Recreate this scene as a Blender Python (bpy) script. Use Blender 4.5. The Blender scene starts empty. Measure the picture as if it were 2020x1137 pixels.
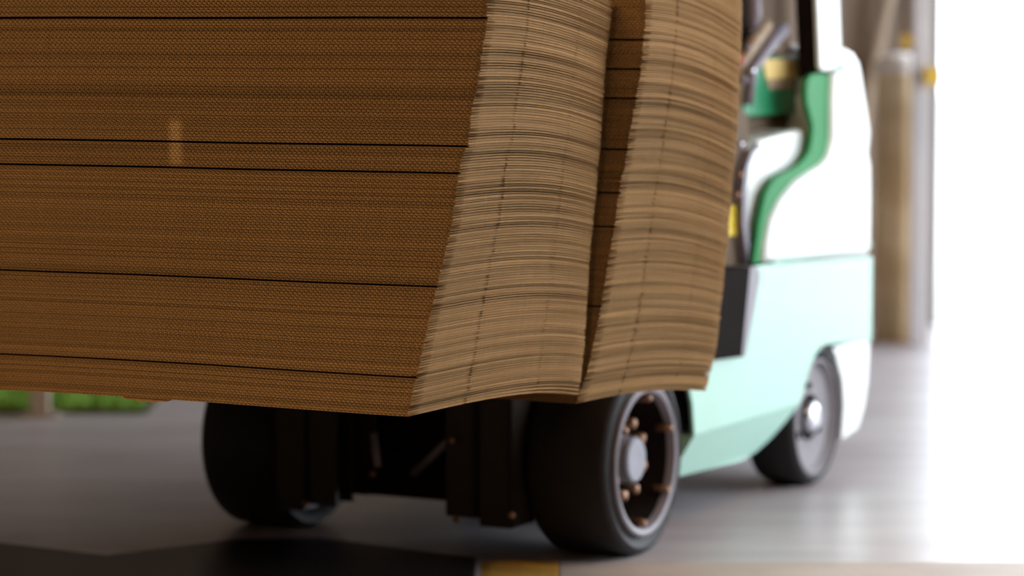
import bpy, bmesh, math, random
import numpy as np
from mathutils import Vector, Matrix
random.seed(7); rng = np.random.default_rng(11)
C = bpy.context.scene.collection
scn = bpy.context.scene

# ---------------------------------------------------------------- camera
cam_d = bpy.data.cameras.new('camera'); cam = bpy.data.objects.new('camera', cam_d); C.objects.link(cam)
cam.location = (0, 0, 1.485); cam.rotation_euler = (math.radians(90 - 5.034), 0, 0)
cam_d.sensor_width = 36; cam_d.lens = 6000 / 2020 * 36
cam_d.clip_end = 500
cam_d.dof.use_dof = True; cam_d.dof.focus_distance = 6.72
cam_d.dof.aperture_fstop = 1.7
scn.camera = cam
scn.view_settings.view_transform = 'Standard'; scn.view_settings.look = 'None'
scn.view_settings.gamma = 1; scn.view_settings.use_curve_mapping = False
scn.view_settings.exposure = 0.0

# ---------------------------------------------------------------- daylight and added fill lights
world = bpy.data.worlds.new('sky'); scn.world = world; world.use_nodes = True
bg = world.node_tree.nodes['Background']
bg.inputs[0].default_value = (0.86, 0.93, 1.0, 1); bg.inputs[1].default_value = 6.3

def lamp(name, kind, loc, rot, energy, color, **kw):
    d = bpy.data.lights.new(name, kind); d.energy = energy; d.color = color
    for k, v in kw.items(): setattr(d, k, v)
    o = bpy.data.objects.new(name, d); o.location = loc; o.rotation_euler = rot; C.objects.link(o); return o
# added warm fill light on the stack fronts, from no known fixture
lamp('warm_fill', 'AREA', (-3.0, 0.5, 4.3), (math.radians(38), 0, math.radians(-15)), 260, (1.0, 0.70, 0.38), shape='RECTANGLE', size=2.4, size_y=1.2)

lamp('warm_fill', 'AREA', (1.6, 5.2, 4.3), (math.radians(8), math.radians(-6), 0), 50, (1.0, 0.66, 0.40), shape='RECTANGLE', size=1.6, size_y=.5)  # added warm fill over floor and stack sides, no fixture known there

lamp('warm_fill_spot', 'SPOT', (2.0, 7.4, 4.3), (math.radians(6), math.radians(14), 0), 90, (1.0, 0.52, 0.22), spot_size=math.radians(48), spot_blend=1.0, shadow_soft_size=.25)  # added spot that makes a warm pool on the near floor

# ---------------------------------------------------------------- materials
def mat(name, col, rough=.6, metal=0, spec=.5, noise=0, nscale=20, bump=0, bscale=60, coat=0, var=0, stretch=None, col2=None):
    m = bpy.data.materials.new(name); m.use_nodes = True; nt = m.node_tree; n = nt.nodes; L = nt.links
    p = n['Principled BSDF']; p.inputs['Roughness'].default_value = rough; p.inputs['Metallic'].default_value = metal
    p.inputs['Specular IOR Level'].default_value = spec; p.inputs['Coat Weight'].default_value = coat
    p.inputs['Base Color'].default_value = (*col, 1)
    tc = n.new('ShaderNodeTexCoord'); mp = n.new('ShaderNodeMapping'); L.new(tc.outputs['Object'], mp.inputs[0])
    if stretch: mp.inputs['Scale'].default_value = stretch
    out = None
    if noise or col2:
        t = n.new('ShaderNodeTexNoise'); t.inputs['Scale'].default_value = nscale; t.inputs['Detail'].default_value = 5
        L.new(mp.outputs[0], t.inputs['Vector'])
        mx = n.new('ShaderNodeMix'); mx.data_type = 'RGBA'
        c2 = col2 or tuple(max(0, c * (1 - noise)) for c in col)
        mx.inputs[6].default_value = (*col, 1); mx.inputs[7].default_value = (*c2, 1)
        r = n.new('ShaderNodeValToRGB'); r.color_ramp.elements[0].position = .38; r.color_ramp.elements[1].position = .65
        L.new(t.outputs['Fac'], r.inputs[0]); L.new(r.outputs[0], mx.inputs[0]); out = mx.outputs[2]
        L.new(out, p.inputs['Base Color'])
    if var:
        oi = n.new('ShaderNodeObjectInfo'); h = n.new('ShaderNodeHueSaturation')
        mr = n.new('ShaderNodeMapRange'); mr.inputs[3].default_value = 1 - var; mr.inputs[4].default_value = 1 + var
        L.new(oi.outputs['Random'], mr.inputs[0]); L.new(mr.outputs[0], h.inputs['Value'])
        if out: L.new(out, h.inputs['Color'])
        else: h.inputs['Color'].default_value = (*col, 1)
        L.new(h.outputs[0], p.inputs['Base Color'])
    if bump:
        t2 = n.new('ShaderNodeTexNoise'); t2.inputs['Scale'].default_value = bscale; t2.inputs['Detail'].default_value = 4
        L.new(mp.outputs[0], t2.inputs['Vector'])
        b = n.new('ShaderNodeBump'); b.inputs['Strength'].default_value = bump; b.inputs['Distance'].default_value = .01
        L.new(t2.outputs['Fac'], b.inputs['Height']); L.new(b.outputs[0], p.inputs['Normal'])
    return m
M = dict(
    board=mat('corrugated_board', (.43, .265, .115), .85, spec=.15, noise=.30, nscale=260, var=.2),
    medium=mat('fluting_paper', (.46, .275, .12), .9, spec=.1, noise=.25, nscale=300, var=.14),
    concrete=mat('floor_concrete', (.53, .50, .52), .32, spec=.5, col2=(.42, .38, .40), nscale=1.3, stretch=(1, 3, 1)),
    asphalt=mat('yard_concrete', (.6, .6, .58), .8, noise=.1, nscale=2),
    siding=mat('taupe_siding', (.30, .23, .18), .6, noise=.2, nscale=1.5, stretch=(4, 4, .4)),
    ceiling=mat('ceiling_paint', (.25, .2, .16), .8, noise=.15, nscale=2),
    wall=mat('wall_paint', (.32, .24, .17), .8, noise=.15, nscale=2),
    jamb=mat('jamb_paint', (.62, .58, .58), .45, noise=.06, nscale=5),
    dark_jamb=mat('dark_jamb', (.18, .15, .13), .6, noise=.1),
    bollard=mat('bollard_paint', (.78, .62, .40), .6, spec=.2, col2=(.60, .44, .25), nscale=4, stretch=(1, 1, .5)),
    bollard_cap=mat('bollard_cap', (.88, .84, .82), .4, noise=.05),
    yellow=mat('safety_yellow', (.80, .50, .06), .5, noise=.15, nscale=8),
    line=mat('floor_line_paint', (.62, .33, .06), .6, spec=.2, noise=.3, nscale=9),
    beige=mat('beige_floor_paint', (.50, .42, .36), .5, spec=.3, noise=.12, nscale=5),
    load_shade=mat('load_shade_dark', (.02, .016, .018), .4, spec=.25, noise=.3, nscale=6),  # near-black colour for the painted shade under the load
    grass=mat('grass', (.28, .50, .07), .8, col2=(.14, .30, .03), nscale=30),
    soil=mat('soil', (.08, .07, .04), .9, noise=.3),
    post=mat('post_paint', (.35, .28, .22), .6, noise=.1),
    mint=mat('mint_paint', (.31, .60, .48), .3, coat=.35, noise=.03, nscale=3),
    cream=mat('white_paint', (.80, .84, .82), .3, coat=.4, noise=.02, nscale=3),
    green=mat('green_paint', (.028, .255, .08), .5, spec=.12, noise=.05, nscale=4),
    dgreen=mat('deep_green_paint', (.01, .24, .10), .4, noise=.05, nscale=4),
    black=mat('black_paint', (.014, .010, .009), .8, spec=.03, noise=.2),
    grease=mat('greasy_steel', (.03, .022, .018), .45, spec=.3, noise=.3),
    rubber=mat('rubber', (.018, .016, .017), .62, spec=.35, noise=.2, bump=.15, bscale=40),
    rimw=mat('rim_paint', (.25, .235, .27), .42, spec=.3, noise=.1),
    disc=mat('disc_paint', (.30, .28, .30), .55, spec=.2, noise=.12),
    hubp=mat('hub_paint', (.27, .28, .33), .4, spec=.4, noise=.05),
    steel=mat('polished_steel', (.62, .62, .68), .22, metal=1, noise=.05),
    rust=mat('rusty_steel', (.36, .20, .12), .4, metal=.5, noise=.3),
    vinyl=mat('seat_vinyl', (.16, .115, .08), .7, spec=.08, noise=.1),
    tan=mat('tan_plastic', (.42, .30, .20), .5, noise=.1),
    decal=mat('label_yellow', (.85, .62, .22), .5, noise=.05),
    label=mat('label_bright_yellow', (.75, .55, .02), .45, noise=.05),
    lav=mat('grey_metal', (.24, .22, .27), .45, spec=.3, noise=.05),
    red=mat('red_plastic', (.5, .04, .01), .4),
)

# pale glue smear that runs down the front of the near stack
for k_ in ('board', 'medium'):
    nt = M[k_].node_tree; n = nt.nodes; L = nt.links; p = n['Principled BSDF']
    src = p.inputs['Base Color'].links[0].from_socket
    g = n.new('ShaderNodeNewGeometry'); sx = n.new('ShaderNodeSeparateXYZ'); L.new(g.outputs['Position'], sx.inputs[0])
    def window(out, c, w, soft):
        a = n.new('ShaderNodeMath'); a.operation = 'SUBTRACT'; a.inputs[1].default_value = c; L.new(out, a.inputs[0])
        b = n.new('ShaderNodeMath'); b.operation = 'ABSOLUTE'; L.new(a.outputs[0], b.inputs[0])
        m_ = n.new('ShaderNodeMapRange'); m_.interpolation_type = 'SMOOTHSTEP'; m_.inputs[1].default_value = w - soft; m_.inputs[2].default_value = w + soft
        m_.inputs[3].default_value = 1; m_.inputs[4].default_value = 0; L.new(b.outputs[0], m_.inputs[0]); return m_.outputs[0]
    mu = n.new('ShaderNodeMath'); mu.operation = 'MULTIPLY'; L.new(window(sx.outputs[0], -.746, .014, .010), mu.inputs[0]); L.new(window(sx.outputs[2], 1.215, .05, .012), mu.inputs[1])
    m2 = n.new('ShaderNodeMath'); m2.operation = 'MULTIPLY'; m2.inputs[1].default_value = .6; L.new(mu.outputs[0], m2.inputs[0])
    mx = n.new('ShaderNodeMix'); mx.data_type = 'RGBA'; mx.inputs[7].default_value = (.78, .55, .28, 1); L.new(src, mx.inputs[6]); L.new(m2.outputs[0], mx.inputs[0])
    L.new(mx.outputs[2], p.inputs['Base Color'])

# ---------------------------------------------------------------- helpers
def link_mesh(name, me, m=None, parent=None, loc=(0, 0, 0), rz=0, bev=0, seg=3, smooth=False):
    if m: me.materials.append(m)
    o = bpy.data.objects.new(name, me); C.objects.link(o); o.location = loc; o.rotation_euler = (0, 0, rz)
    if parent: o.parent = parent
    if bev:
        b = o.modifiers.new('bevel', 'BEVEL'); b.width = bev; b.segments = seg; b.limit_method = 'ANGLE'; b.angle_limit = math.radians(35)
    if smooth or bev:
        for p in me.polygons: p.use_smooth = True
        if bev:
            w = o.modifiers.new('wn', 'WEIGHTED_NORMAL'); w.keep_sharp = True
    return o
def from_bm(name, bm, m, parent=None, **k):
    bmesh.ops.recalc_face_normals(bm, faces=bm.faces[:])
    me = bpy.data.meshes.new(name); bm.to_mesh(me); bm.free()
    return link_mesh(name, me, m, parent, **k)
def add_box(bm, x0, x1, y0, y1, z0, z1, mtx=None):
    vs = [bm.verts.new((x, y, z)) for x in (x0, x1) for y in (y0, y1) for z in (z0, z1)]
    for f in ((0, 1, 3, 2), (4, 6, 7, 5), (0, 4, 5, 1), (2, 3, 7, 6), (0, 2, 6, 4), (1, 5, 7, 3)): bm.faces.new([vs[i] for i in f])
    if mtx: bmesh.ops.transform(bm, matrix=mtx, verts=vs)
def box(name, x0, x1, y0, y1, z0, z1, m, parent=None, **k):
    bm = bmesh.new(); add_box(bm, x0, x1, y0, y1, z0, z1); return from_bm(name, bm, m, parent, **k)
def prism(name, prof, r0, r1, m, parent=None, tilt=None, **k):
    """outline of (y, z) points pushed out along x from r0 to r1"""
    bm = bmesh.new(); a = []; b = []
    for (y, z) in prof:
        d = tilt(z) if tilt else 0
        a.append(bm.verts.new((r0 + d, y, z))); b.append(bm.verts.new((r1, y, z)))
    n = len(prof); bm.faces.new(a); bm.faces.new(b[::-1])
    for i in range(n): bm.faces.new((a[i], a[(i + 1) % n], b[(i + 1) % n], b[i]))
    return from_bm(name, bm, m, parent, **k)
def add_tube(bm, pts, r, seg=14, cap=True):
    pts = [Vector(p) for p in pts]; rings = []
    for i, p in enumerate(pts):
        d = (pts[min(i + 1, len(pts) - 1)] - pts[max(i - 1, 0)]).normalized()
        u = d.orthogonal().normalized() if i == 0 else (u - d * u.dot(d)).normalized()
        v = d.cross(u); rr = r[i] if isinstance(r, (list, tuple)) else r
        rings.append([bm.verts.new(p + (u * math.cos(a) + v * math.sin(a)) * rr) for a in [2 * math.pi * j / seg for j in range(seg)]])
    for A, B_ in zip(rings, rings[1:]):
        for j in range(seg): bm.faces.new((A[j], A[(j + 1) % seg], B_[(j + 1) % seg], B_[j]))
    if cap: bm.faces.new(rings[0][::-1]); bm.faces.new(rings[-1])
def tube(name, pts, r, m, parent=None, seg=14, **k):
    bm = bmesh.new(); add_tube(bm, pts, r, seg); return from_bm(name, bm, m, parent, smooth=True, **k)
def lathe_x(name, prof, m, parent=None, seg=72, **k):
    """profile of (x, radius) turned about the x axis"""
    bm = bmesh.new(); rings = []
    for (x, r) in prof:
        rings.append([bm.verts.new((x, r * math.cos(2 * math.pi * j / seg), r * math.sin(2 * math.pi * j / seg))) for j in range(seg)] if r > 1e-6 else [bm.verts.new((x, 0, 0))])
    for A, B_ in zip(rings, rings[1:]):
        if len(A) == 1 and len(B_) == 1: continue
        for j in range(seg):
            j2 = (j + 1) % seg
            if len(A) == 1: bm.faces.new((A[0], B_[j2], B_[j]))
            elif len(B_) == 1: bm.faces.new((A[j], A[j2], B_[0]))
            else: bm.faces.new((A[j], A[j2], B_[j2], B_[j]))
    o = from_bm(name, bm, m, parent, **k)
    for p in o.data.polygons: p.use_smooth = True
    e = o.modifiers.new('es', 'EDGE_SPLIT'); e.split_angle = math.radians(38)
    return o
def empty(name, loc, rz=0, label=None, cat=None, group=None):
    o = bpy.data.objects.new(name, None); C.objects.link(o); o.location = loc; o.rotation_euler = (0, 0, rz); o.empty_display_size = .1
    return tag(o, label, cat, group)
def tag(o, label=None, cat=None, group=None, kind=None):
    for k, v in (('label', label), ('category', cat), ('group', group), ('kind', kind)):
        if v: o[k] = v
    return o

# ---------------------------------------------------------------- setting
tag(box('floor', -9, 6.5, -6, 15.0, -.2, 0, M['concrete']), kind='structure')
tag(box('ground', 6.5, 60, -30, 60, -.25, -.01, M['asphalt']), kind='structure')
tag(box('ground', -40, 6.5, 15.0, 60, -.25, -.01, M['asphalt']), kind='structure')
# ribbed back wall
bm = bmesh.new(); x = -9.0; prof = []
while x < 2.03:
    prof += [(x, 0), (x + .10, 0), (x + .125, -.035), (x + .175, -.035)]; x += .20
prof = [(min(a, 2.03), b) for a, b in prof]
fa = [[bm.verts.new((a, 14.85 + b, z)) for a, b in prof] for z in (0, 4.6)]
ba = [[bm.verts.new((a, 15.0, z)) for a, b in prof] for z in (0, 4.6)]
for i in range(len(prof) - 1):
    if prof[i + 1][0] - prof[i][0] < 1e-6: continue
    bm.faces.new((fa[0][i], fa[0][i + 1], fa[1][i + 1], fa[1][i])); bm.faces.new((ba[0][i + 1], ba[0][i], ba[1][i], ba[1][i + 1]))
    bm.faces.new((fa[1][i], fa[1][i + 1], ba[1][i + 1], ba[1][i]))
tag(from_bm('wall_back', bm, M['siding']), kind='structure')
tag(box('wall_left', -9.2, -9, -6, 15, 0, 4.6, M['wall']), kind='structure')
tag(box('wall_front', -9, 6.5, -6.2, -6, 0, 4.6, M['wall']), kind='structure')
tag(box('ceiling', -9.2, 6.5, -6.2, 15.0, 4.6, 4.75, M['ceiling']), kind='structure')
tag(box('wall_right', 6.3, 6.5, -6, 6.4, 0, 4.6, M['wall']), kind='structure')  # unseen wall, lengthened to keep open-side light off the stacks
# pale steel column at the edge of the open doorway, thin dark trim behind it
bm = bmesh.new(); add_box(bm, 1.822, 1.905, 13.84, 13.93, 0, 4.6)
j = from_bm('trim_1', bm, M['jamb'], bev=.006); tag(j, kind='structure')
tag(box('trim_2', 2.03, 2.075, 14.78, 15.0, 0, 4.6, M['dark_jamb']), kind='structure')

# leaning diagonal brace against the ribs
b = tube('wall_brace', [(1.93, 14.72, 1.95), (1.80, 14.74, 1.55), (1.70, 14.76, 1.0), (1.62, 14.77, .4)], .035, M['jamb'])
b.data.materials.clear(); b.data.materials.append(M['wall'])
tag(b, 'slanting taupe brace against the brown wall beside the doorway', 'brace')
bt = box('yellow_plate', 1.775, 1.822, 13.86, 13.90, 1.355, 1.42, M['yellow']); tag(bt, 'small yellow plate on the pale door column above the post', 'plate')
bt = box('yellow_bracket', 1.87, 1.945, 13.80, 13.84, 1.195, 1.27, M['yellow']); tag(bt, 'yellow bracket at the bright edge of the doorway', 'bracket')

# bollard
bo = empty('bollard', (1.795, 14.08, 0), 0, 'stout tan guard post with pale domed cap in front of the doorway column', 'bollard')
def lathe_z(name, prof, m, parent, seg=48):
    o = lathe_x(name, prof, m, parent, seg); o.rotation_euler = (0, -math.pi / 2, 0); return o
lathe_z('post', [(0, 0), (0, .114), (1.24, .114), (1.24, 0)], M['bollard'], bo)
lathe_z('cap', [(1.241, 0), (1.241, .118), (1.29, .112), (1.32, .085), (1.335, .04), (1.338, 0)], M['bollard_cap'], bo)
lathe_z('base_plate', [(0.0, 0), (0.0, .13), (.015, .13), (.015, 0)], M['bollard'], bo)

# grass verge at the left
gr = bmesh.new()
def blade(bm, x, y, h):
    a = random.uniform(0, math.pi); w = .008; dx, dy = math.cos(a) * w, math.sin(a) * w; lx, ly = random.uniform(-.04, .04), random.uniform(-.04, .04)
    v = [bm.verts.new(p) for p in ((x - dx, y - dy, .0), (x + dx, y + dy, .0), (x + dx * .6 + lx * .5, y + dy * .6 + ly * .5, h * .6), (x - dx * .6 + lx * .5, y - dy * .6 + ly * .5, h * .6), (x + lx, y + ly, h))]
    bm.faces.new((v[0], v[1], v[2], v[3])); bm.faces.new((v[3], v[2], v[4]))
for i in range(16000):
    x = random.uniform(-4.2, -1.40); y = 11.45 + random.random() ** 1.3 * 2.2
    if x > -1.40 - (y - 11.45) * .1: continue
    blade(gr, x, y, random.uniform(.03, .07))
tag(from_bm('grass', gr, M['grass']), 'strip of green grass far behind the load at left', 'grass', kind='stuff')
gb = box('planting_bed', -4.25, -1.38, 11.42, 13.9, 0, .012, M['soil']); tag(gb, 'dark soil bed under the green grass at left', 'bed')
p = empty('signpost', (-1.775, 11.36, 0), 0, 'thin brown post standing in front of the green grass', 'post')
box('post', -.035, .035, -.035, .035, 0, 2.2, M['post'], p, bev=.004); box('base_plate', -.07, .07, -.06, .06, 0, .012, M['post'], p)

# floor markings and a painted shade sheet
fl = box('floor_marking', .13, 5.0, 7.2, 8.25, .0, .0025, M['beige']); tag(fl, 'worn beige paint band along the floor edge right of the front tyre', 'floor marking')
fl = prism('floor_marking', [(-.085, .0), (-.06, .003), (.12, .003), (.128, .0)], 7.2, 8.27, M['line'])
fl.data.transform(Matrix(((0, 1, 0, 0), (1, 0, 0, 0), (0, 0, 1, 0), (0, 0, 0, 1)))); tag(fl, 'short orange yellow painted patch on the floor in front of the front tyre', 'floor marking')
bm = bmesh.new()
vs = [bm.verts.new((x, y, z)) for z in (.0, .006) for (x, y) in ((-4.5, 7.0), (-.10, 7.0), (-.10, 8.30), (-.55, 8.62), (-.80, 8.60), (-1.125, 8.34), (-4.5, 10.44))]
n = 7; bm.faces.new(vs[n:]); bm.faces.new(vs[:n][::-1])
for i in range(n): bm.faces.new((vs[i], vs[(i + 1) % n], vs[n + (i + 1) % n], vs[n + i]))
tag(from_bm('load_shade_sheet', bm, M['load_shade']), 'dark sheet painting the shade on the floor under the raised load', 'painted shade')  # flat dark sheet stands in for the load's shade on the floor

# ---------------------------------------------------------------- cardboard
PITCH = .00582; FL = .0113
near_prof = np.array([(1.60,-.0505,6.472,.3579),(1.5545,-.0505,6.472,.3579),(1.5278,-.0505,6.4707,.3534),(1.4636,-.0526,6.4685,.3457),(1.4529,-.0559,6.4692,.3482),(1.3885,-.0667,6.4716,.3567),(1.3456,-.0721,6.4727,.3606),(1.2809,-.0863,6.4767,.3741),(1.2173,-.0928,6.4775,.3768),(1.2053,-.0993,6.4797,.384),(1.1565,-.1135,6.4839,.3972),(1.0534,-.1267,6.4855,.4025),(.988,-.141,6.4891,.4134),(.9167,-.1587,6.4951,.4314),(.8175,-.1819,6.5035,.4553),(.7124,-.2054,6.5117,.4773),(.6292,-.2244,6.5169,.491)])[::-1]
far_prof = np.array([(1.70,.319,7.2247,.385),(1.5328,.3177,7.2247,.3843),(1.4611,.3167,7.2239,.3813),(1.4132,.3121,7.2249,.3852),(1.3593,.3064,7.2264,.3904),(1.2932,.2948,7.2302,.4032),(1.1848,.2772,7.2341,.4164),(1.1305,.2714,7.2348,.4186),(1.1122,.2632,7.2379,.4288),(1.0032,.2479,7.2414,.4398),(.8936,.2302,7.2452,.4516),(.7838,.2124,7.2487,.4623),(.6977,.1945,7.2541,.4782),(.6365,.1825,7.2548,.4802),(.5623,.156,7.2597,.4941)])[::-1]

def grid_slab(xs, ys, zt, zb, deform, verts, quads):
    """thin bent slab: top and bottom grids joined round the rim"""
    nx, ny = len(xs), len(ys); X, Y = np.meshgrid(xs, ys, indexing='ij'); base = sum(len(v) for v in verts)
    for zz in (zt, zb):
        P = np.stack([X.ravel(), Y.ravel(), np.full(X.size, zz)], 1); verts.append(deform(P))
    idx = np.arange(nx * ny).reshape(nx, ny) + base; off = nx * ny
    a, b_, c, d = idx[:-1, :-1].ravel(), idx[1:, :-1].ravel(), idx[1:, 1:].ravel(), idx[:-1, 1:].ravel()
    quads.append(np.stack([a, b_, c, d], 1)); quads.append(np.stack([d, c, b_, a], 1) + off)
    rim = np.concatenate([idx[:, 0], idx[-1, 1:], idx[::-1, -1][1:], idx[0, ::-1][1:]])
    r0, r1 = rim[:-1], rim[1:]
    quads.append(np.stack([r0, r0 + off, r1 + off, r1], 1))
def ribbon(cx, cz, nx_, nz_, th, y0, y1, deform, verts, quads):
    """fluted paper seen end on: centre line (cx, cz), normals (nx_, nz_), from y0 to y1"""
    base = sum(len(v) for v in verts); n = len(cx)
    for (s, y) in ((1, y0), (-1, y0), (1, y1), (-1, y1)):
        P = np.stack([cx + s * nx_ * th / 2, np.full(n, y), cz + s * nz_ * th / 2], 1); verts.append(deform(P))
    A, B_, Cc, D_ = [base + k * n + np.arange(n) for k in range(4)]
    for (p, q) in ((B_, A), (A, Cc), (D_, B_)): quads.append(np.stack([p[:-1], p[1:], q[1:], q[:-1]], 1))
def np_mesh(name, verts, quads, mats, mi=None):
    V = np.concatenate(verts).astype(np.float32); Q = np.concatenate(quads).astype(np.int32)
    me = bpy.data.meshes.new(name); me.vertices.add(len(V)); me.vertices.foreach_set('co', V.ravel())
    me.loops.add(Q.size); me.loops.foreach_set('vertex_index', Q.ravel())
    me.polygons.add(len(Q)); me.polygons.foreach_set('loop_start', np.arange(0, Q.size, 4, dtype=np.int32))
    for m in mats: me.materials.append(m)
    if mi is not None: me.polygons.foreach_set('material_index', mi.astype(np.int32))
    me.update(calc_edges=True); return me
TH = .00056
def sheet_geo(i, W, D, wavew, sag, power, phase, back, jx, side_seed):
    """local frame: x from -W to 0 (side edge at 0), y from 0 (front) to D, z from 0 to PITCH"""
    H_ = PITCH - .00012
    rc = np.random.default_rng(side_seed + 5); crush = rc.uniform(0, .0005) if rc.random() < .6 else rc.uniform(.0006, .0015)
    creases = [(c_ + rc.normal(0, .002), min(.0003 + abs(rc.normal(0, .0012)), .0020) * k_) for c_, k_ in ((D * .31, 1), (D * .73, .6))]
    def deform(P):
        P = P.copy(); y = np.clip(P[:, 1] / D, 0, 1); x = P[:, 0]; z0_ = P[:, 2].copy()
        P[:, 2] -= sag * y ** power
        edge = np.clip(1 + x / .02, 0, 1); q = edge * crush
        for (yc, st) in creases:
            q = q + st * np.clip(1 - np.abs(P[:, 1] - yc) / .007, 0, 1) * np.clip(1 + x / .05, 0, 1)
        P[:, 2] += (H_ / 2 - z0_) * 2 / H_ * q
        P[:, 1] += back * np.clip((-x - .001) / .006, 0, 1) * np.clip(1 - P[:, 1] / .05, 0, 1)
        if i < 2 and wavew > 1: P[:, 2] -= (.0075, .0035)[i] * np.clip((y - .25) / .75, 0, 1) ** 1.5
        P[:, 2] += .0006 * np.sin(x * 9 + i * .03) * (1 - y)
        P[:, 2] -= .006 * np.clip((-x - .75) / .4, 0, 3) ** 2 * np.clip(1 - i / 60, 0, 1)
        return P
    xs = np.concatenate([np.linspace(-W, -.3, 8), [-.1, -.05, -.02, -.007, -.001, 0]])
    ys = np.unique(np.concatenate([[0, .05], np.linspace(.08, D, 12)] + [[c_ - .007, c_, c_ + .007] for c_, _ in creases]))
    v1, q1, v2, q2 = [], [], [], []
    # side edge wobble of the two liners
    k = np.linspace(0, D, 12)
    grid_slab(xs, ys, H_, H_ - TH, deform, v1, q1); grid_slab(xs, ys, TH, 0, deform, v1, q1)
    n = int(wavew / FL * 8); s = np.arange(n) / 8.0 + phase
    amp = (H_ - 2 * TH - TH * .8) / 2
    cx = -.0008 - np.arange(n) / 8.0 * FL
    # pointed sine: close to the slanted legs of real fluting
    w = np.sin(2 * np.pi * s); cz = H_ / 2 + amp * np.sign(w) * np.abs(w) ** .8
    dx = np.gradient(cx); dz = np.gradient(cz); L_ = np.hypot(dx, dz); nx_, nz_ = -dz / L_, dx / L_
    ribbon(cx, cz, nx_, nz_, TH * .92, .0008, .05, deform, v2, q2)
    # last flute wall along the whole side edge, crushed by the knife
    ny = 24; yy = np.sort(np.concatenate([np.linspace(.002, D, ny - 6)] + [[c_ - .007, c_, c_ + .007] for c_, _ in creases])); base = 0
    r_ = np.random.default_rng(side_seed); ph = r_.uniform(0, 1)
    inx = -.0012 - .0022 * (.5 + .5 * np.sin(yy * r_.uniform(3, 9) + ph * 7)) - r_.uniform(0, .0015)
    m = base + sum(len(v) for v in v2)
    lo = np.stack([inx - .001, yy, np.full(ny, TH * .9)], 1); mid = np.stack([inx + .0012, yy, np.full(ny, H_ * .5)], 1); hi = np.stack([inx - .001 * ph, yy, np.full(ny, H_ - TH * .9)], 1)
    for q in (lo, mid, hi): v2.append(deform(q))
    a = m + np.arange(ny - 1)
    q2.append(np.stack([a, a + 1, a + ny + 1, a + ny], 1)); q2.append(np.stack([a + ny, a + ny + 1, a + 2 * ny + 1, a + 2 * ny], 1))
    n1 = sum(len(v) for v in v1)
    quads = q1 + [q + n1 for q in q2]; verts = v1 + v2
    mi = np.concatenate([np.zeros(sum(len(q) for q in q1)), np.ones(sum(len(q) for q in q2))])
    return verts, quads, mi

def build_stack(tagname, prof, z0, z1, W, D, wavew, sagz, powz, gaps, labels, group, keep, seed, shiftY=0):
    r = np.random.default_rng(seed); n = int((z1 - z0) / PITCH); ph = 0; wx = 0; wy = 0; rest = []
    gapi = {int((g - z0) / PITCH) for g in gaps}
    for i in range(n):
        z = z0 + i * PITCH
        x0 = np.interp(z, prof[:, 0], prof[:, 1]); y0 = np.interp(z, prof[:, 0], prof[:, 2]) + shiftY; yaw = np.interp(z, prof[:, 0], prof[:, 3])
        ph += .34 + r.normal(0, .035)
        if r.random() < .06: ph += r.random()
        wx = wx * .75 + r.normal(0, .0004); wy = wy * .6 + r.normal(0, .0004)
        back = .045 if i in gapi else abs(r.normal(0, .0008))
        sag = np.interp(z, sagz[0], sagz[1]); pw = np.interp(z, powz[0], powz[1])
        verts, quads, mi = sheet_geo(i, W, D, wavew, sag, pw, ph, back, 0, seed * 1000 + i)
        jx = wx + r.normal(0, .0004)
        if i < keep:
            me = np_mesh('cardboard_sheet', verts, quads, [M['board'], M['medium']], mi)
            o = bpy.data.objects.new('cardboard_sheet', me); C.objects.link(o)
            o.location = (x0 + jx, y0 + wy, z); o.rotation_euler = (0, 0, -yaw)
            above = sum(1 for g in gapi if g > i); names = ['topmost', 'second', 'third', 'fourth', 'fifth', 'sixth', 'seventh']
            if i == 0: tag(o, labels['bottom'], 'cardboard', group)
            elif i in gapi: tag(o, labels['gap'] % names[above], 'cardboard', group)
            elif above == 0: tag(o, labels['any'] + ', above its topmost dark line', 'cardboard', group)
            elif above == len(gapi): tag(o, labels['any'] + ', below its lowest dark line', 'cardboard', group)
            else: tag(o, labels['any'] + ', between its %s and %s dark lines' % (names[above - 1], names[above]), 'cardboard', group)
        else:
            R_ = Matrix.Rotation(-yaw, 3, 'Z'); R_ = np.array(R_)
            V = np.concatenate(verts) @ R_.T + np.array([x0 + jx, y0 + wy, z]); rest.append((V, np.concatenate(quads), mi))
    if rest:
        off = 0; V = []; Q = []; I = []
        for v, q, mi in rest: V.append(v); Q.append(q + off); I.append(mi); off += len(v)
        o = bpy.data.objects.new('cardboard_sheets', np_mesh('cardboard_sheets', V, Q, [M['board'], M['medium']], np.concatenate(I))); C.objects.link(o)
        tag(o, 'upper brown cardboard sheets of the far stack near the top of the photo', 'cardboard', kind='stuff')
    return n
zs = [.63, 1.2, 1.5]
n1 = build_stack('near', near_prof, .632, 1.60, 1.9, .82, 1.25, (zs, [.035, .06, .069]), ([.63, .9, 1.2, 1.5], [4.0, 2.8, 2.5, 1.9]),
    [1.490, 1.2185, 1.158, .9165, .716], dict(bottom='bottom brown corrugated cardboard sheet of the near stack, its edge at lower left',
    gap='recessed cardboard sheet making the %s dark line down the near stack front', any='cardboard sheet in the near stack'),
    'corrugated cardboard sheets of the near stack', 400, 3)
n2 = build_stack('far', far_prof, .5635, 1.655, 1.9, .75, .26, ([.56, 1.03, 1.48], [.05, .09, .09]), ([.56, 1.5], [2.2, 1.9]),
    [1.44, 1.37, 1.30, 1.18, 1.07, .99, .80], dict(bottom='bottom brown cardboard sheet of the far stack, just above the front tyre',
    gap='recessed cardboard sheet making the %s dark line down the far stack front', any='cardboard sheet in the far stack'),
    'corrugated cardboard sheets of the far stack', 300 - n1, 5, shiftY=.02)
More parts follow.
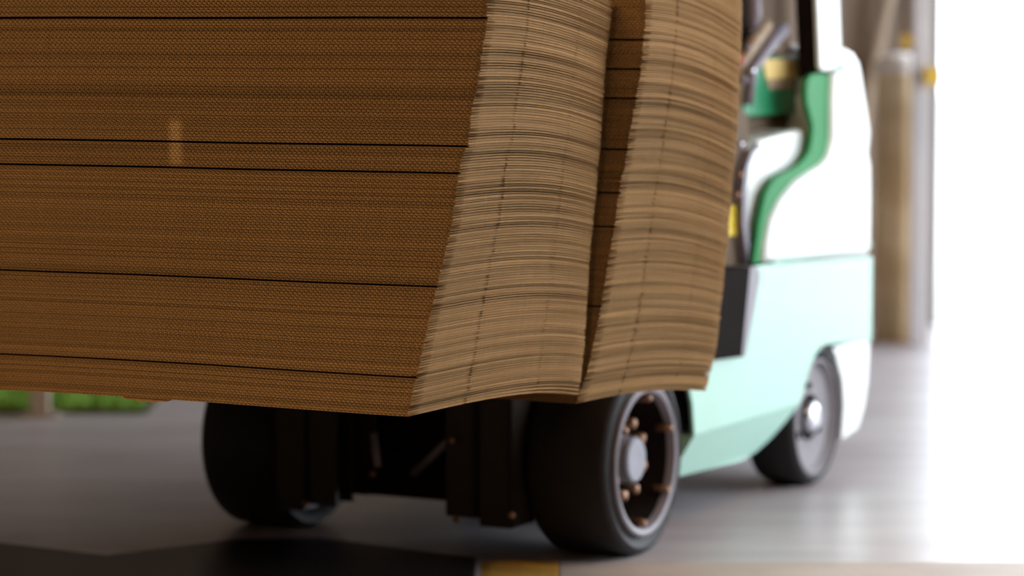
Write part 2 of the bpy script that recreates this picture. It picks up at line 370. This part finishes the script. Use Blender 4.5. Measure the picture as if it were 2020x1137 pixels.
# torn liner curling down from the bottom sheet of the near stack
bs = [o for o in C.objects if o.get('label', '').startswith('bottom brown corrugated')][0]
bm = bmesh.new(); rows = []
for k in range(25):
    t_ = k / 24; x_ = -.62 - .13 * t_; h_ = .006 * math.sin(math.pi * t_) ** .7 * (1 + .35 * math.sin(t_ * 23)) + .0008
    rows.append([bm.verts.new((x_, y_, z_ - .0015)) for y_, z_ in ((.012, 0), (.004, -.2 * h_), (-.001, -.6 * h_), (-.0025, -h_), (-.0020, -h_), (0, -.6 * h_), (.005, -.2 * h_ + .0005))])
for A_, B_ in zip(rows, rows[1:]):
    for q in range(6): bm.faces.new((A_[q], B_[q], B_[q + 1], A_[q + 1]))
tf = from_bm('torn_liner', bm, M['board'], bs); tf['label'] = 'torn curling liner paper'
print('sheets', n1, n2)

# loose hanging sheets under the near stack, and a torn flap
# ---------------------------------------------------------------- forklift
PHI = math.radians(27)
T = empty('forklift', (.3667, 8.3641, 0), -PHI, 'green and white counterbalance forklift truck carrying the cardboard stacks', 'forklift')

def wheel(name, loc, R_, width, side, front):
    """outer face at x=0 facing +x (side=1) or -x (side=-1)"""
    s = 1
    e = .022
    prof = [(-width + .03, R_ * .80), (-width + .01, R_ * .86), (-width + .004, R_ * .95), (-width + e, R_), (-width / 2, R_), (-e, R_), (-.008, R_ - .008), (-.002, R_ - .022), (-.006, R_ * .88), (-.012, R_ * .84), (-.012, R_ * .80)]
    if not front: prof = prof[:-3] + [(-.002, R_ * .91), (-.004, R_ * .885), (-.02, R_ * .87)]
    prof.append(prof[0])
    t = lathe_x(name, prof, M['rubber'], T, 96); t.location = loc; t.rotation_euler = (0, 0, 0 if side > 0 else math.pi)
    if front:
        lathe_x('rim', [(-.012, R_ * .80), (.002, R_ * .795), (.006, R_ * .77), (.002, R_ * .725), (-.012, R_ * .705), (-.03, R_ * .70), (-.15, R_ * .68), (-width + .02, R_ * .6), (-width + .02, R_ * .8), (-.012, R_ * .80)], M['rimw'], t)
        lathe_x('brake_drum', [(-.11, 0), (-.11, R_ * .62), (-.13, R_ * .62), (-.13, 0)], M['black'], t)
        lathe_x('rim_dish', [(-.02, R_ * .695), (-.10, R_ * .60), (-.105, R_ * .3), (-.105, 0), (-.1051, 0), (-.11, R_ * .3), (-.106, R_ * .61), (-.022, R_ * .698)], M['black'], t)
        lathe_x('hub', [(-.10, .074), (-.075, .070), (-.07, .066), (-.034, .064), (-.028, .058), (-.027, .02), (-.03, 0)], M['hubp'], t, 40)
        for k in range(8):
            a = 2 * math.pi * (k + .5) / 8 + .1
            c = (R_ * .385 * math.cos(a), R_ * .385 * math.sin(a))
            n_ = tube('lug_nut', [(-.105, c[0], c[1]), (-.05, c[0], c[1]), (-.045, c[0], c[1])], [.017, .017, .009], M['rust'], t, 6)
        for k in range(6):
            a = 2 * math.pi * k / 6 + .43
            c = (R_ * .655 * math.cos(a), R_ * .655 * math.sin(a))
            tube('rim_bolt', [(-.04, c[0], c[1]), (.0, c[0], c[1]), (.008, c[0], c[1])], [.011, .011, .006], M['rust'], t, 8)
    else:
        lathe_x('rim', [(-.02, R_ * .87), (-.006, R_ * .865), (-.004, R_ * .83), (-.03, R_ * .76), (-.04, R_ * .45), (-.035, R_ * .34), (-.05, R_ * .30), (-.05, 0), (-.06, 0), (-.06, R_ * .8), (-width + .02, R_ * .8), (-width + .02, R_ * .87), (-.02, R_ * .87)], M['disc'], t)
        lathe_x('hub', [(-.05, .054), (-.02, .052), (-.012, .046), (-.006, .036), (-.005, .02), (-.005, 0)], M['steel'], t, 40)
        lathe_x('hub_ring', [(-.045, .074), (-.03, .074), (-.028, .060), (-.045, .060)], M['black'], t, 40)
        for k in range(3):
            a = math.pi / 2 + 2 * math.pi * k / 3
            tube('rim_bolt', [(-.045, .1 * math.cos(a), .1 * math.sin(a)), (-.03, .1 * math.cos(a), .1 * math.sin(a))], .012, M['black'], t, 10)
    return t
wheel('front_wheel', (0, .014, .265), .265, .25, 1, True)
wheel('front_wheel', (-1.305, .014, .265), .265, .25, -1, True)
wheel('rear_wheel', (-.045, 1.445, .217), .217, .17, 1, False)
wheel('rear_wheel', (-1.26, 1.445, .217), .217, .17, -1, False)

arch = [(.364, .161), (.405, .24), (.417, .284)]
lower = [(.364, .161), (.417, .284), (1.245, .284), (1.18, .23), (1.115, .188), (1.03, .156), (.921, .141)]
side_up = [(.417, .284), (.40, .38), (.34, .50), (.24, .58), (.10, .62), (-.05, .60), (-.05, .70), (.10, .735), (.60, .745), (.95, .743), (1.885, .704), (1.883, .42),
           (1.84, .43), (1.491, .447), (1.455, .452), (1.41, .445), (1.36, .415), (1.31, .37), (1.27, .31), (1.245, .284)]
for s, nm in ((0, 'side_panel'), (1, 'side_panel')):
    f = (lambda x: x) if s == 0 else (lambda x: -1.305 - x)
    a = prism(nm, side_up, f(-.03), f(-.042), M['mint'], T, bev=.003)
    lt = (lambda z: -(.284 - z) * .45) if s == 0 else (lambda z: (.284 - z) * .45)
    prism('skirt', lower, f(-.031), f(-.09), M['mint'], T, tilt=lt, bev=.004)
# rear counterweight below the seam and above
cw_low = [(1.47, .43), (1.885, .43), (1.885, .40), (1.87, .28), (1.835, .20), (1.78, .14), (1.63, .12), (1.640, .16), (1.652, .235), (1.634, .318), (1.58, .395), (1.525, .44)]
cb = prism('counterweight_base', cw_low, -.036, -.06, M['cream'], T, bev=.008)
prism('side_plate', cw_low, -1.269, -1.245, M['cream'], cb, bev=.008)
prism('inner_wall', cw_low, -.0605, -1.2445, M['black'], cb)
cw_up = [(.95, .745), (.969, .808), (1.008, .883), (1.09, .941), (1.215, .99), (1.344, 1.016), (1.44, 1.034), (1.49, 1.058), (1.519, 1.10), (1.515, 1.227), (1.526, 1.318), (1.56, 1.37), (1.602, 1.392), (1.66, 1.395), (1.717, 1.382), (1.76, 1.355), (1.79, 1.30), (1.841, 1.186), (1.872, 1.122), (1.868, 1.09), (1.856, 1.052), (1.879, 1.01), (1.886, .90), (1.886, .706)]
cw = prism('counterweight', cw_up, -.032, -1.273, M['cream'], T, bev=.03, seg=4)
# thin body seams
box('seam', -.045, -.0285, 1.02, 1.87, .742, .748, M['mint'], cw)
box('seam', -.045, -.0305, 1.80, 1.806, .76, 1.02, M['mint'], cw)
tube('seam', [(-.030, 1.25, .955), (-.030, 1.45, .985), (-.030, 1.72, 1.03)], .002, M['mint'], cw, 8)
strip = [(.905, .747), (.947, .871), (1.003, .961), (1.05, .99), (1.096, 1.007), (1.17, 1.017), (1.243, 1.028), (1.31, 1.045), (1.363, 1.075), (1.38, 1.11), (1.387, 1.15), (1.36, 1.19), (1.333, 1.231), (1.328, 1.265), (1.335, 1.295), (1.365, 1.312), (1.409, 1.318), (1.60, 1.316), (1.60, 1.02), (1.50, .98), (1.10, .80), (1.06, .74)]
prism('side_cowl', strip, -.05, -.07, M['green'], T, bev=.006)
inner = [(.924, 1.087), (.97, 1.108), (1.024, 1.119), (1.338, 1.142), (1.41, 1.138), (1.447, 1.118), (1.435, 1.08), (1.405, 1.045), (1.30, 1.0), (1.212, .98), (1.101, .94), (1.03, .88), (1.0, .74), (.94, .74), (.905, .873), (.906, .98)]
prism('seat_deck', inner, -.085, -.55, M['cream'], T, bev=.015)
prism('shaded_deck_rim', [(1.0, 1.112), (.93, 1.09), (.885, 1.04), (.866, .98), (.868, .87), (.905, .745), (.935, .745), (.905, .87), (.90, .98), (.918, 1.05), (.95, 1.08), (1.0, 1.10)], -.07, -.11, M['lav'], T)  # rim of the white deck, its shade put into the grey colour
# overhead guard
og = prism('overhead_guard', [(1.385, 1.60), (1.575, 1.60), (1.61, 1.335), (1.585, 1.325), (1.44, 1.325), (1.422, 1.335)], -.04, -.056, M['cream'], T, bev=.006)
prism('rear_pillar', [(1.30, 2.15), (1.50, 2.15), (1.575, 1.601), (1.385, 1.601)], -.04, -.056, M['cream'], og, bev=.005)
prism('rear_pillar', [(1.30, 2.15), (1.50, 2.15), (1.61, 1.33), (1.42, 1.33)], -1.265, -1.195, M['cream'], og, bev=.01)
for rr in (-.04, -1.195):
    prism('front_pillar', [(-.12, .72), (-.06, .72), (.20, 2.15), (.14, 2.15)], rr, rr - .07, M['black'], og)
for k in range(9):
    box('roof_bar', -1.26, -.04, .16 + k * .15, .20 + k * .15, 2.15, 2.18, M['black'], og)
box('roof_rail', -.10, -.04, .12, 1.50, 2.12, 2.17, M['black'], og); box('roof_rail', -1.265, -1.205, .12, 1.50, 2.12, 2.17, M['black'], og)
prism('guard_liner', [(1.305, 2.15), (1.49, 2.15), (1.568, 1.60), (1.60, 1.34), (1.57, 1.30), (1.44, 1.30), (1.395, 1.60)], -.0565, -.12, M['black'], T)
prism('guard_mount', [(1.52, 1.322), (1.60, 1.322), (1.605, 1.345), (1.585, 1.345), (1.575, 1.330), (1.52, 1.330)], -.026, -.034, M['dgreen'], T)
# operator compartment
con = prism('console', [(1.193, 1.372), (1.609, 1.372), (1.625, 1.20), (1.60, 1.186), (1.10, 1.186), (1.073, 1.20)], -.16, -.24, M['dgreen'], T, bev=.008)
prism('label', [(1.223, 1.364), (1.560, 1.362), (1.545, 1.300), (1.253, 1.300)], -.155, -.161, M['decal'], con)
prism('label', [(1.258, 1.298), (1.503, 1.298), (1.489, 1.268), (1.28, 1.270)], -.156, -.161, M['tan'], con)
tube('armrest', [(-.17, 1.32, 1.394), (-.17, 1.64, 1.394)], .014, M['tan'], T)
lev = tube('control_lever', [(-.12, 1.02, 1.23), (-.12, 1.048, 1.335), (-.12, 1.18, 1.40), (-.12, 1.30, 1.458)], [.016, .018, .020, .022], M['lav'], T)
tube('control_lever', [(-.15, 1.00, 1.20), (-.15, 1.02, 1.34), (-.15, 1.14, 1.42), (-.15, 1.24, 1.47)], [.014, .018, .022, .02], M['tan'], T)
tube('seat_belt_post', [(-.14, 1.10, 1.46), (-.14, 1.115, 1.50), (-.14, 1.10, 1.60)], [.014, .022, .018], M['lav'], T)
def ball(name, p, r, m):
    bm = bmesh.new(); bmesh.ops.create_uvsphere(bm, u_segments=16, v_segments=10, radius=r, matrix=Matrix.Translation(p)); return from_bm(name, bm, m, T, smooth=True)
for p, r, m in (((-.11, 1.02, 1.331), .013, 'steel'), ((-.11, .99, 1.40), .012, 'lav'), ((-.11, 1.507, 1.448), .012, 'steel'), ((-.11, .955, 1.304), .013, 'lav'),
                ((-.06, .816, 1.114), .011, 'steel'), ((-.07, .837, 1.022), .010, 'rust'), ((-.07, .819, .962), .010, 'rust')):
    ball('knob_and_glint', p, r, M[m])  # steel, grey and rust balls added as glints, not known parts
ball('knob_and_glint', (-.13, .965, 1.365), .016, M['red'])
sb = prism('seat_backrest', [(1.00, 1.62), (1.25, 1.62), (1.285, 1.52), (1.25, 1.40), (1.20, 1.315), (1.02, 1.315), (.98, 1.45)], -.20, -.60, M['black'], T, bev=.03)
prism('seat_cushion', [(.95, 1.10), (.95, 1.165), (1.10, 1.187), (1.72, 1.187), (1.76, 1.14), (1.74, 1.10)], -.19, -.62, M['vinyl'], T, bev=.012)
# front column with yellow label, dash
col = prism('dash_column', [(.74, 1.28), (.98, 1.20), (.985, 1.084), (.94, .90), (.958, .729), (.70, .729), (.70, 1.0)], -.10, -.40, M['vinyl'], T, bev=.01)
prism('label', [(.80, .931), (.903, .926), (.904, .834), (.80, .839)], -.094, -.101, M['label'], col)
tube('hose', [(-.085, .93, .74), (-.085, .925, .82), (-.09, .90, .90), (-.10, .93, 1.0)], .009, M['grease'], T)
# black step and fender block
fb = prism('step', [(.40, .752), (.765, .752), (.703, .487), (.44, .50)], .0, -.20, M['black'], T, bev=.006)
prism('step_highlight', [(.768, .748), (.80, .752), (.84, .735), (.845, .71), (.735, .485), (.706, .485)], -.004, -.10, M['rimw'], fb)  # pale strip colours in the highlight along the black step
prism('fender', [(-.30, .60), (-.30, .66), (-.1, .76), (.40, .765), (.40, .70), (.30, .60), (.18, .60), (0, .62), (-.15, .60)], -.005, -.26, M['black'], T, bev=.006)
prism('fender', [(-.30, .60), (-.30, .66), (-.1, .76), (.40, .765), (.40, .70), (.30, .60), (.18, .60), (0, .62), (-.15, .60)], -1.30, -1.045, M['black'], T, bev=.006)
# chassis between the wheels
box('chassis', -1.00, -.31, .10, 1.80, .17, .72, M['black'], T)
box('wheel_well', -1.06, -.245, 1.0, 1.70, .22, .70, M['black'], T)
tube('axle', [(-1.06, .014, .265), (-.24, .014, .265)], .075, M['black'], T, 20)
box('engine_cover', -1.1, -.2, .5, 1.55, .72, 1.0, M['black'], T)
# mast
def channel(x, y0, y1, z0, z1, flip):
    bm = bmesh.new(); a, b_ = (x, x + .10) if not flip else (x - .10, x)
    add_box(bm, a, b_, y0, y0 + .018, z0, z1); add_box(bm, a, b_, y1 - .018, y1, z0, z1)
    xx = (a, a + .02) if not flip else (b_ - .02, b_)
    add_box(bm, *xx, y0, y1, z0, z1); return bm
ms = from_bm('mast', channel(-1.02, -.30, -.16, .10, 2.1, False), M['grease'], T, bev=.003)
from_bm('mast_rail', channel(-.26, -.30, -.16, .10, 2.1, True), M['grease'], ms, bev=.003)
from_bm('mast_rail', channel(-.92, -.29, -.18, .12, 2.15, False), M['grease'], ms, bev=.003)
from_bm('mast_rail', channel(-.37, -.29, -.18, .12, 2.15, True), M['grease'], ms, bev=.003)
box('cross_member', -1.02, -.26, -.17, -.13, .14, .26, M['black'], ms, bev=.004)
box('cross_member', -.92, -.37, -.22, -.19, .62, .72, M['black'], ms)
for x in (-.80, -.50): tube('lift_cylinder', [(x, -.15, .14), (x, -.15, 1.7)], .032, M['grease'], ms, 16)
for x in (-.72, -.58): box('lift_chain', x - .012, x + .012, -.26, -.25, .55, 2.0, M['grease'], ms)
for (a, b_) in (((-.62, -.20, .215), (-.47, -.26, .33)), ((-.72, -.25, .33), (-.69, -.28, .24))):
    tube('hydraulic_hose', [a, b_], .011, M['lav'], ms)
for p in ((-.695, -.30, .222), (-.44, -.31, .335), (-.431, -.30, .083 + .03), (-.91, -.31, .125), (-.255, -.31, .14)): ball('glint_ball', p, .010, M['rust'])  # rust balls added for the dots of glint under the truck
for x in (-.95, -.35): tube('tilt_cylinder', [(x, -.14, .55), (x, .30, .66)], .035, M['black'], T, 16)
# carriage, load backrest and forks (carried height)
cg = box('fork_carriage', -1.05, -.25, -.345, -.31, .58, .66, M['black'], T, bev=.004)
box('carriage_bar', -1.05, -.25, -.345, -.31, .92, .99, M['black'], cg, bev=.004)
for x in (-1.05, -.85, -.66, -.47, -.28): box('backrest_bar', x, x + .025, -.335, -.31, .60, 1.6, M['black'], cg)
box('backrest_bar', -1.05, -.255, -.335, -.31, 1.6, 1.64, M['black'], cg)
for x in (-.95, -.47): prism('fork', [(-.346, 1.0), (-.375, 1.0), (-.375, .485), (-1.25, .585), (-1.25, .575), (-.41, .445), (-.346, .46)], x, x + .12, M['black'], cg)
